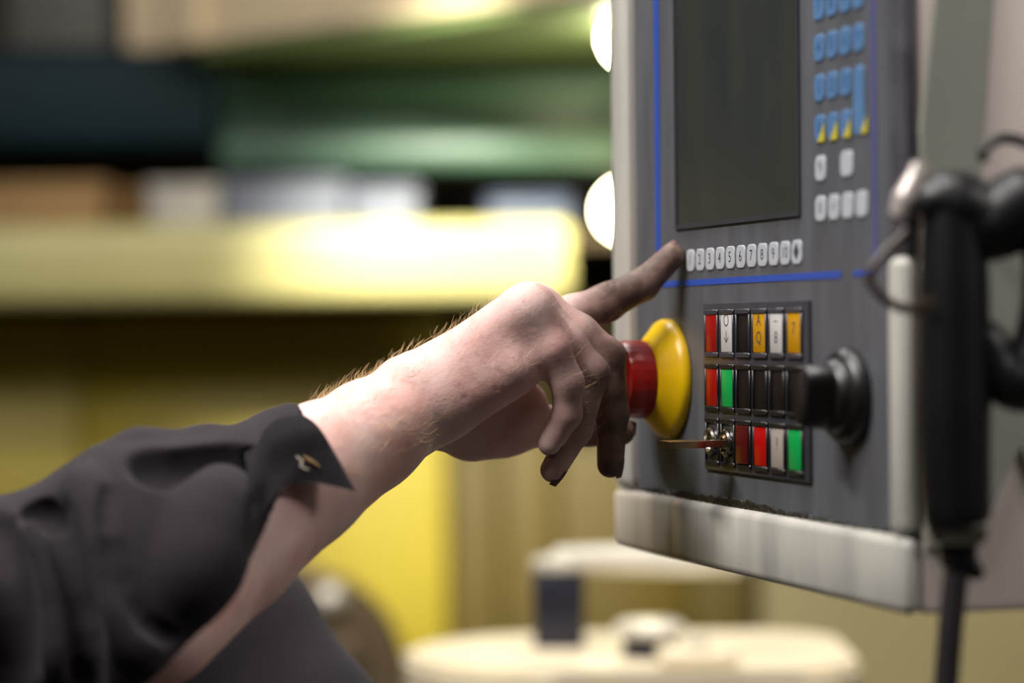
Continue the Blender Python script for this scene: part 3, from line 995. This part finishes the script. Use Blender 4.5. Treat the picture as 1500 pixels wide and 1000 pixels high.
# ================================================================== the worker
def skin_mat():
    m, nt, b = new_mat('skin')
    N = nt.nodes.new
    tc = N('ShaderNodeTexCoord')
    n1 = N('ShaderNodeTexNoise')
    n1.inputs['Scale'].default_value = 38
    n1.inputs['Detail'].default_value = 6
    nt.links.new(tc.outputs['Object'], n1.inputs['Vector'])
    r1 = N('ShaderNodeValToRGB')
    e = r1.color_ramp.elements
    e[0].position, e[0].color = 0.3, (*lin((212, 160, 153)), 1)
    e[1].position, e[1].color = 0.68, (*lin((232, 200, 192)), 1)
    nt.links.new(n1.outputs['Fac'], r1.inputs[0])
    # workshop grime on the fingers, darkened further to paint in their shade
    sp = N('ShaderNodeSeparateXYZ')
    nt.links.new(tc.outputs['Object'], sp.inputs[0])
    mr = N('ShaderNodeMapRange')
    mr.inputs[1].default_value = 0.562
    mr.inputs[2].default_value = 0.60
    mr.inputs[3].default_value = 0.0
    mr.inputs[4].default_value = 0.95
    nt.links.new(sp.outputs['X'], mr.inputs[0])
    n2 = N('ShaderNodeTexNoise')
    n2.inputs['Scale'].default_value = 70
    n2.inputs['Detail'].default_value = 8
    nt.links.new(tc.outputs['Object'], n2.inputs['Vector'])
    mu = N('ShaderNodeMath')
    mu.operation = 'MULTIPLY'
    ad = N('ShaderNodeMapRange')
    ad.inputs[1].default_value = 0.3
    ad.inputs[2].default_value = 0.65
    ad.inputs[3].default_value = 0.7
    ad.inputs[4].default_value = 1.1
    nt.links.new(n2.outputs['Fac'], ad.inputs[0])
    nt.links.new(mr.outputs[0], mu.inputs[0])
    nt.links.new(ad.outputs[0], mu.inputs[1])
    mx = N('ShaderNodeMix')
    mx.data_type = 'RGBA'
    nt.links.new(mu.outputs[0], mx.inputs[0])
    nt.links.new(r1.outputs[0], mx.inputs[6])
    mx.inputs[7].default_value = (*lin((86, 64, 54)), 1)
    nt.links.new(mx.outputs[2], b.inputs['Base Color'])
    b.inputs['Roughness'].default_value = 0.55
    b.inputs['Specular IOR Level'].default_value = 0.35
    b.inputs['Subsurface Weight'].default_value = 0.12
    b.inputs['Subsurface Radius'].default_value = (1.0, 0.35, 0.2)
    b.inputs['Subsurface Scale'].default_value = 0.004
    vo = N('ShaderNodeTexVoronoi')
    vo.inputs['Scale'].default_value = 700
    nt.links.new(tc.outputs['Object'], vo.inputs['Vector'])
    n3 = N('ShaderNodeTexNoise')
    n3.inputs['Scale'].default_value = 260
    n3.inputs['Detail'].default_value = 5
    nt.links.new(tc.outputs['Object'], n3.inputs['Vector'])
    am = N('ShaderNodeMath')
    am.operation = 'MULTIPLY_ADD'
    am.inputs[1].default_value = 0.35
    nt.links.new(vo.outputs['Distance'], am.inputs[0])
    nt.links.new(n3.outputs['Fac'], am.inputs[2])
    bp = N('ShaderNodeBump')
    bp.inputs['Strength'].default_value = 0.22
    bp.inputs['Distance'].default_value = 0.001
    nt.links.new(am.outputs[0], bp.inputs['Height'])
    nt.links.new(bp.outputs[0], b.inputs['Normal'])
    return m


def cloth_mat(name, rgb, rgb2):
    m = mat(name, rgb, 0.9, var=0.3, scale=14, rgb2=rgb2, bump=0.2, bscale=900, spec=0.25)
    b = m.node_tree.nodes['Principled BSDF']
    b.inputs['Sheen Weight'].default_value = 0.03
    b.inputs['Sheen Roughness'].default_value = 0.5
    return m


m_skin = skin_mat()
m_shirt = cloth_mat('charcoal work cloth', (38, 31, 36), (30, 25, 29))
m_trouser = cloth_mat('dark navy work cloth', (26, 26, 32), (20, 20, 26))
m_hair = mat('fair arm hair', (214, 184, 134), 0.5)
m_nail = mat('grimy fingernail', (150, 112, 98), 0.35, var=0.4, scale=200)

PB = np.array([-0.55, 1.30, 0.0])
person = empty('person', PB, 'worker in a charcoal shirt with rolled sleeve pressing a key on the control panel', 'person')


def wl(p): return np.asarray(p, float) - PB


def place(me, name, m, parent=None):
    """mesh in world space, hung under the person."""
    n = len(me.vertices)
    co = np.empty(n * 3, np.float32)
    me.vertices.foreach_get('co', co)
    co = co.reshape(-1, 3) - PB.astype(np.float32)
    me.vertices.foreach_set('co', co.ravel())
    me.update()
    return link(name, me, m, parent or person)


# ------------------------------------------------------------------ right arm and hand
H_ARM = 0.00105
fa = Field((-0.215, 1.045, HEIGHT - 0.215), (0.110, 1.325, HEIGHT + 0.065), H_ARM)
elbow = at(215, 900, 1.095)
wrist = at(628, 583, 1.236)
axis = wrist - elbow
axis /= np.linalg.norm(axis)
wide = np.cross(axis, np.cross([0, 1, 0], axis))   # depth-wise direction across the arm
palm = fa.blank()
fore = [elbow, at(330, 795, 1.138), at(440, 706, 1.172), at(540, 638, 1.207), at(605, 596, 1.229), at(640, 572, 1.238)]
fa.chain(palm, fore, [0.035, 0.0345, 0.0310, 0.0270, 0.0232, 0.0215], 0.006, e=wide, s=1.16)
# dorsal muscle line and the ulna head at the wrist
fa.cone(palm, at(410, 690, 1.155), at(470, 650, 1.17), 0.016, 0.015, 0.02)
fa.cone(palm, at(590, 552, 1.214), at(604, 545, 1.217), 0.0092, 0.0085, 0.012)
mcp = {'pinky': at(766, 454, 1.212), 'ring': at(772, 450, 1.231), 'middle': at(780, 452, 1.252), 'index': at(790, 481, 1.272)}
meta = {'pinky': (at(640, 566, 1.222), 0.0165, 0.0130), 'ring': (at(640, 556, 1.236), 0.0165, 0.0128),
        'middle': (at(642, 558, 1.250), 0.0165, 0.0128), 'index': (at(646, 578, 1.262), 0.0165, 0.0125)}
for f_ in mcp:
    a, r1, r2 = meta[f_]
    fa.cone(palm, a, mcp[f_], r1, r2, 0.010)
fa.cone(palm, at(658, 592, 1.222), at(752, 535, 1.214), 0.0165, 0.0150, 0.010)     # hypothenar pad
fa.cone(palm, at(640, 590, 1.250), at(740, 540, 1.252), 0.0180, 0.0150, 0.012)     # palm core
fa.cone(palm, at(660, 612, 1.258), at(735, 620, 1.280), 0.0170, 0.0165, 0.012)     # thenar
fa.cone(palm, at(700, 598, 1.262), at(765, 596, 1.272), 0.0150, 0.0140, 0.010)
fa.cone(palm, at(690, 628, 1.272), at(745, 622, 1.282), 0.0165, 0.0135, 0.010)

tipc = pw(19.0, 66.0, 7.0)
fingers = {
    'pinky': ([at(775, 462, 1.213), at(808, 512, 1.211), at(831, 560, 1.215), at(831, 606, 1.219), at(806, 650, 1.223)],
              [0.0112, 0.0092, 0.0081, 0.0071, 0.0062]),
    'ring': ([at(782, 456, 1.232), at(828, 503, 1.230), at(866, 546, 1.231), at(845, 628, 1.235), at(810, 688, 1.240)],
             [0.0118, 0.0101, 0.0090, 0.0077, 0.0066]),
    'middle': ([at(790, 455, 1.252), at(848, 490, 1.249), at(889, 522, 1.249), at(897, 606, 1.253), at(894, 680, 1.258)],
               [0.0118, 0.0103, 0.0093, 0.0082, 0.0070]),
    'index': ([at(792, 482, 1.272), at(840, 461, 1.278), at(887, 444, 1.283), at(941, 417, 1.288), tipc],
              [0.0122, 0.0104, 0.0099, 0.0084, 0.0069]),
    'thumb': ([at(742, 622, 1.282), at(800, 624, 1.286), at(860, 626, 1.285), at(908, 631, 1.282)],
              [0.0125, 0.0103, 0.0098, 0.0080]),
}
fing = fa.blank()
for nm, (pts, rad) in fingers.items():
    g_ = fa.blank()
    fa.chain(g_, pts, rad, 0.0035)
    if nm == 'index':
        fa.cone(g_, at(893, 428, 1.281), at(899, 426, 1.282), 0.0045, 0.0042, 0.004)     # knuckle bump
        fa.cone(g_, at(893, 414, 1.279), at(897, 419, 1.272), 0.0007, 0.0007, 0.0016, sub=True)
        fa.cone(g_, at(901, 414, 1.279), at(905, 419, 1.272), 0.0007, 0.0007, 0.0016, sub=True)
    fing = smin(fing, g_, 0.0012)
body = smin(palm, fing, 0.0075)


def surf(Fd, D, px, py, y0, y1, step=0.0008):
    for Y in np.arange(y0, y1, step):
        p = at(px, py, Y)
        i = np.round((p - Fd.lo) / Fd.h).astype(int)
        if (i < 0).any() or (i >= Fd.n).any(): continue
        if D[tuple(i)] < 0: return p
    return None


def carve(Fd, D, line, r, k, y0, y1, out=0.0, sub=True, n=6):
    P = catmull(np.array(line, float), n)
    S = [surf(Fd, D, p[0], p[1], y0, y1) for p in P]
    S = [s for s in S if s is not None]
    S = [s + (CAM - s) / np.linalg.norm(CAM - s) * out for s in S]
    for a, b in zip(S[:-1], S[1:]):
        if np.linalg.norm(a - b) < 0.03:
            Fd.cone(D, a, b, r, r, k, sub=sub)


# tendon and vein ridges, wrist creases and the fold where the little finger leaves the palm
for ln in ([(678, 528), (690, 552), (704, 574)], [(698, 520), (712, 545), (728, 572)], [(716, 520), (732, 545), (744, 562)],
           [(672, 560), (682, 585), (692, 600)], [(764, 520), (770, 540), (772, 556)]):
    carve(fa, body, ln, 0.0003, 0.0010, 1.15, 1.29, 0.0006)
me_arm = fa.mesh(body, 'arm', 2)
arm_co = np.empty(len(me_arm.vertices) * 3, np.float32)
me_arm.vertices.foreach_get('co', arm_co)
arm_co = arm_co.reshape(-1, 3).astype(float)
arm_no = np.empty(len(me_arm.vertices) * 3, np.float32)
me_arm.vertices.foreach_get('normal', arm_no)
arm_no = arm_no.reshape(-1, 3).astype(float)
bodyo = place(me_arm, 'body', m_skin)
bodyo['label'] = 'bare right forearm and hand with pointing index finger'

# fingernails
def nail(a, b, dors, r, w, L):
    a, b, dors = np.array(a), np.array(b), np.array(dors, float)
    t = (b - a) / np.linalg.norm(b - a)
    dors = dors - t * (dors @ t)
    dors /= np.linalg.norm(dors)
    c_ = np.cross(t, dors)
    bm = bmesh.new()
    G = []
    for i in range(6):
        row = []
        for j in range(7):
            th = (j / 6 - 0.5) * 2 * 0.95
            x = (i / 5 - 0.35) * L
            edge = 1 - 0.25 * (i / 5) ** 4
            p = b + t * x + (c_ * math.sin(th) * w * edge + dors * (math.cos(th) * r + 0.0003 - 0.0012 * (i / 5) ** 2))
            row.append(bm.verts.new(wl(p)))
        G.append(row)
    for i in range(5):
        for j in range(6):
            bm.faces.new((G[i][j], G[i + 1][j], G[i + 1][j + 1], G[i][j + 1]))
    bmesh.ops.solidify(bm, geom=bm.faces[:], thickness=0.0006)
    link('fingernail', bm_mesh(bm, 'nail', True, 60), m_nail, person)


def img_dir(dx, dy, dY=0.0):
    return ri * dx - up * dy + np.array([0, dY, 0])


nail(*[fingers['ring'][0][i] for i in (3, 4)], img_dir(0.85, 0.5, -0.35), 0.0067, 0.0056, 0.010)
nail(*[fingers['pinky'][0][i] for i in (3, 4)], img_dir(0.85, 0.5, -0.2), 0.0063, 0.0050, 0.009)
nail(*[fingers['middle'][0][i] for i in (3, 4)], img_dir(1.0, 0.0, -0.1), 0.0071, 0.0058, 0.010)
nail(fingers['index'][0][3], tipc, img_dir(-0.6, -0.7, 0.1), 0.0069, 0.0056, 0.010)
nail(*[fingers['thumb'][0][i] for i in (2, 3)], img_dir(0.1, -0.5, 0.9), 0.0081, 0.0066, 0.012)

# arm hair: short fair strands on the forearm
bm = bmesh.new()
hair_dir = axis * 0.75
rel = (arm_co - elbow) @ axis
Lw = (wrist - elbow) @ axis
_dd = arm_co - CAM
arm_px = 750 + F * (_dd @ ri) / (_dd @ fw)
arm_py = 500 - F * (_dd @ up) / (_dd @ fw)
cand = np.where((arm_px > 452) & (arm_py - 719 < 1.0 * (arm_px - 521)) & (rel > 0.25 * Lw) & (rel < 1.22 * Lw) & (arm_no[:, 2] > -0.35))[0]
for i in rng.choice(cand, 1500, replace=False):
    p, nn = arm_co[i], arm_no[i]
    if rel[i] > 1.05 * Lw and rng.random() < 0.6: continue
    lift = rng.uniform(0.15, 0.75)
    d = axis * rng.uniform(0.3, 0.9) + nn * lift + rng.normal(0, 0.25, 3)
    d /= np.linalg.norm(d)
    L = rng.uniform(0.003, 0.0085)
    bend = axis * L * 0.35 - nn * L * 0.15
    pts = [p - nn * 0.0003, p + d * L * 0.5, p + d * L + bend]
    r_ = 0.00007
    t = Vector(d)
    n1 = t.orthogonal().normalized()
    n2 = t.cross(n1)
    rings = []
    for q, rr in zip(pts, (r_, r_ * 0.9, r_ * 0.35)):
        rings.append([bm.verts.new(Vector(wl(q)) + (n1 * math.cos(a) + n2 * math.sin(a)) * rr) for a in (0, 2.094, 4.189)])
    for A_, B_ in zip(rings[:-1], rings[1:]):
        for k in range(3):
            bm.faces.new((A_[k], A_[(k + 1) % 3], B_[(k + 1) % 3], B_[k]))
me = bpy.data.meshes.new('arm_hair')
bm.to_mesh(me)
bm.free()
tag(link('arm_hair', me, m_hair, person), kind='stuff')

# ------------------------------------------------------------------ right sleeve with folds
fs = Field((-0.36, 0.985, HEIGHT - 0.265), (-0.055, 1.29, HEIGHT - 0.005), 0.0014)
S = fs.blank()
fs.chain(S, [at(470, 682, 1.180), at(425, 708, 1.167), at(335, 770, 1.138), at(220, 830, 1.115), at(60, 905, 1.105), at(-200, 900, 1.12)],
         [0.0335, 0.0345, 0.0440, 0.0580, 0.0540, 0.0560], 0.012)
fs.chain(S, [at(165, 690, 1.115), at(205, 668, 1.12), at(300, 664, 1.14), at(335, 676, 1.15)], [0.010, 0.0105, 0.010, 0.007], 0.010)
fs.cone(S, at(230, 860, 1.085), at(330, 820, 1.10), 0.030, 0.022, 0.02)
fs.cone(S, at(270, 905, 1.085), at(180, 960, 1.08), 0.030, 0.035, 0.02)
cv = lambda ln, r, k, out=0.0, sub=True: carve(fs, S, ln, r * mm, k * mm, 0.99, 1.28, out * mm, sub)
cv([(228, 676), (265, 684), (305, 676), (350, 676)], 11, 7, 2)                      # hollow under the top ridge
cv([(40, 770), (75, 815), (92, 890), (100, 980)], 6, 12, -2, False)                # cloth roll left of it
cv([(118, 700), (140, 760), (150, 830), (175, 910), (215, 960)], 5, 10, -1.5, False)  # ridge right of it
cv([(158, 720), (162, 800), (205, 900), (250, 935)], 1.6, 6, 0.6)
cv([(366, 668), (369, 720), (363, 770), (357, 805)], 3.2, 3, 0.3)
cv([(325, 720), (300, 790), (290, 860)], 6, 20, -5, False)
cv([(-40, 760), (0, 800), (20, 900), (15, 1000)], 4, 12, 2)
cv([(62, 738), (88, 770), (108, 840), (122, 920), (126, 1000)], 7, 4, -1)      # deep fold before the elbow
cv([(20, 752), (58, 748), (84, 770)], 5, 4, 0)
Ssolid = S.copy()
# hollow shell, cut off obliquely at the opening
S = np.maximum(S, -(S + np.float32(0.0032)))
pA, pB, pC = at(378, 643, 1.165), at(366, 800, 1.085), at(268, 945, 1.055)
nrm = np.cross(pB - pA, pC - pA)
nrm /= np.linalg.norm(nrm)
if (wrist - pA) @ nrm < 0: nrm = -nrm
g = np.meshgrid(*[a.astype(np.float32) for a in fs.ax], indexing='ij', sparse=True)
pl = (g[0] - np.float32(pA[0])) * np.float32(nrm[0]) + (g[1] - np.float32(pA[1])) * np.float32(nrm[1]) + (g[2] - np.float32(pA[2])) * np.float32(nrm[2])
S = np.maximum(S, pl.astype(np.float32))
me_s = fs.mesh(S, 'sleeve', 3)
sl = place(me_s, 'sleeve', m_shirt)
sl['label'] = 'charcoal shirt sleeve with deep folds'

# turned up cuff: thin cloth patch with an open corner
def near(px, py, out=0.002, default=1.1):
    p = surf(fs, Ssolid, px, py, 0.99, 1.28)
    Y = (p[1] - out) if p is not None else default
    return (px, py, Y)


ctrl = [[(335, 652, 1.225), (366, 637, 1.230), (398, 622, 1.235), (427, 613, 1.240)],
        [(338, 648, 1.150), (370, 630, 1.156), (402, 611, 1.162), (434, 604, 1.168)],
        [near(357, 664), near(384, 646, 0.004), (424, 628, 1.125), (464, 622, 1.137)],
        [near(363, 716), near(396, 692, 0.004), (438, 674, 1.115), (490, 662, 1.130)],
        [near(357, 806), near(384, 750, 0.004), (434, 706, 1.108), (521, 719, 1.120)]]
C3 = np.array([[at(*p) for p in row] for row in ctrl])
rows = np.array([catmull(r, 8) for r in C3])
grid_ = np.array([catmull(rows[:, j], 10) for j in range(rows.shape[1])])
bm = bmesh.new()
V = [[bm.verts.new(wl(p)) for p in r] for r in grid_]
for i in range(len(V) - 1):
    for j in range(len(V[0]) - 1):
        bm.faces.new((V[i][j], V[i + 1][j], V[i + 1][j + 1], V[i][j + 1]))
bmesh.ops.solidify(bm, geom=bm.faces[:], thickness=0.0018)
cuff = link('cuff', bm_mesh(bm, 'cuff', True, 60), m_shirt, person)
cuff['label'] = 'unbuttoned cuff with a pointed corner'
# stitched buttonhole with loose pale thread
m_thread = mat('pale thread', (196, 184, 168), 0.7)
m_tan = mat('tan stitching', (128, 98, 62), 0.8)


def cuff_pt(px, py, out=0.0012):
    G_ = grid_.reshape(-1, 3)
    d = G_ - CAM
    w_ = d @ fw
    sx, sy = 750 + F * (d @ ri) / w_, 500 - F * (d @ up) / w_
    q = np.argsort((sx - px) ** 2 + (sy - py) ** 2)[:4]
    return at(px, py, G_[q, 1].mean() - out)


tube('buttonhole', [wl(cuff_pt(444, 668)), wl(cuff_pt(456, 676)), wl(cuff_pt(468, 684))], [0.0005, 0.0011, 0.0005], m_tan, cuff, 8)
tube('thread', [wl(cuff_pt(434, 668, 0.002)), wl(cuff_pt(443, 676, 0.003)), wl(cuff_pt(440, 682, 0.002)), wl(cuff_pt(452, 688, 0.003))], 0.00035, m_thread, cuff, 6)

# ------------------------------------------------------------------ the rest of the clothing: left sleeve, torso, trousers, shoes
fb = Field((-0.86, 0.98, 0.94), (0.06, 1.72, 1.62), 0.006)
B_ = fb.blank()
sh_r, sh_l = at(-430, 850, 1.13), at(-190, 850, 1.50)
fb.cone(B_, (-0.56, 1.31, 1.0), (-0.52, 1.31, 1.38), 0.125, 0.125, 0.05, e=(0, 1, 0), s=1.45)
fb.cone(B_, sh_r + [-0.08, 0, 0], sh_l + [-0.08, 0, 0], 0.068, 0.068, 0.05)
fb.chain(B_, [sh_r, at(-170, 900, 1.115)], [0.066, 0.055], 0.03)
lel = at(205, 878, 1.43)
fb.chain(B_, [sh_l, at(0, 862, 1.47), lel], [0.055, 0.046, 0.046], 0.02)
fb.chain(B_, [lel, at(340, 925, 1.40), at(448, 1078, 1.38), at(560, 1240, 1.36)], [0.047, 0.0475, 0.0465, 0.042], 0.012)
torso = place(fb.mesh(B_, 'jacket', 2), 'shirt_body', m_shirt)
torso['label'] = 'charcoal shirt torso and lowered left sleeve'
ft = Field((-0.80, 1.10, 0.03), (-0.36, 1.52, 1.12), 0.008)
L_ = ft.blank()
ft.cone(L_, (-0.57, 1.24, 1.0), (-0.57, 1.38, 1.0), 0.10, 0.10, 0.03)
for yy in (1.215, 1.405):
    ft.chain(L_, [(-0.57, yy, 0.95), (-0.55, yy, 0.5), (-0.58, yy, 0.07)], [0.095, 0.07, 0.06], 0.02)
place(ft.mesh(L_, 'trousers', 2), 'trousers', m_trouser)
for yy in (1.215, 1.405):
    ff = Field((-0.70, yy - 0.08, -0.004), (-0.34, yy + 0.08, 0.14), 0.006)
    D_ = ff.blank()
    ff.cone(D_, (-0.60, yy, 0.045), (-0.43, yy, 0.032), 0.044, 0.032, 0.01)
    ff.cone(D_, (-0.585, yy, 0.05), (-0.585, yy, 0.09), 0.042, 0.042, 0.02)
    place(ff.mesh(D_, 'shoe', 2), 'shoe', m_blackg)
# left hand resting on the machine, below the picture
lw_ = at(548, 1222, 1.362)
fl = Field(lw_ - 0.09, lw_ + 0.14, 0.003)
D_ = fl.blank()
fl.cone(D_, lw_, lw_ + np.array([0.05, -0.01, -0.06]), 0.026, 0.026, 0.01, e=(0, 1, 0), s=1.4)
G_ = fl.blank()
for k in range(4):
    a = lw_ + np.array([0.05, -0.035 + 0.019 * k, -0.06])
    fl.chain(G_, [a, a + np.array([0.028, 0, -0.012]), a + np.array([0.04, 0, -0.032])], [0.0095, 0.0085, 0.0075], 0.002)
a = lw_ + np.array([0.03, -0.05, -0.04])
fl.chain(G_, [a, a + np.array([0.03, -0.012, -0.02]), a + np.array([0.05, -0.01, -0.036])], [0.011, 0.0095, 0.008], 0.002)
place(fl.mesh(smin(D_, G_, 0.008), 'left_hand', 2), 'left_hand', m_skin)
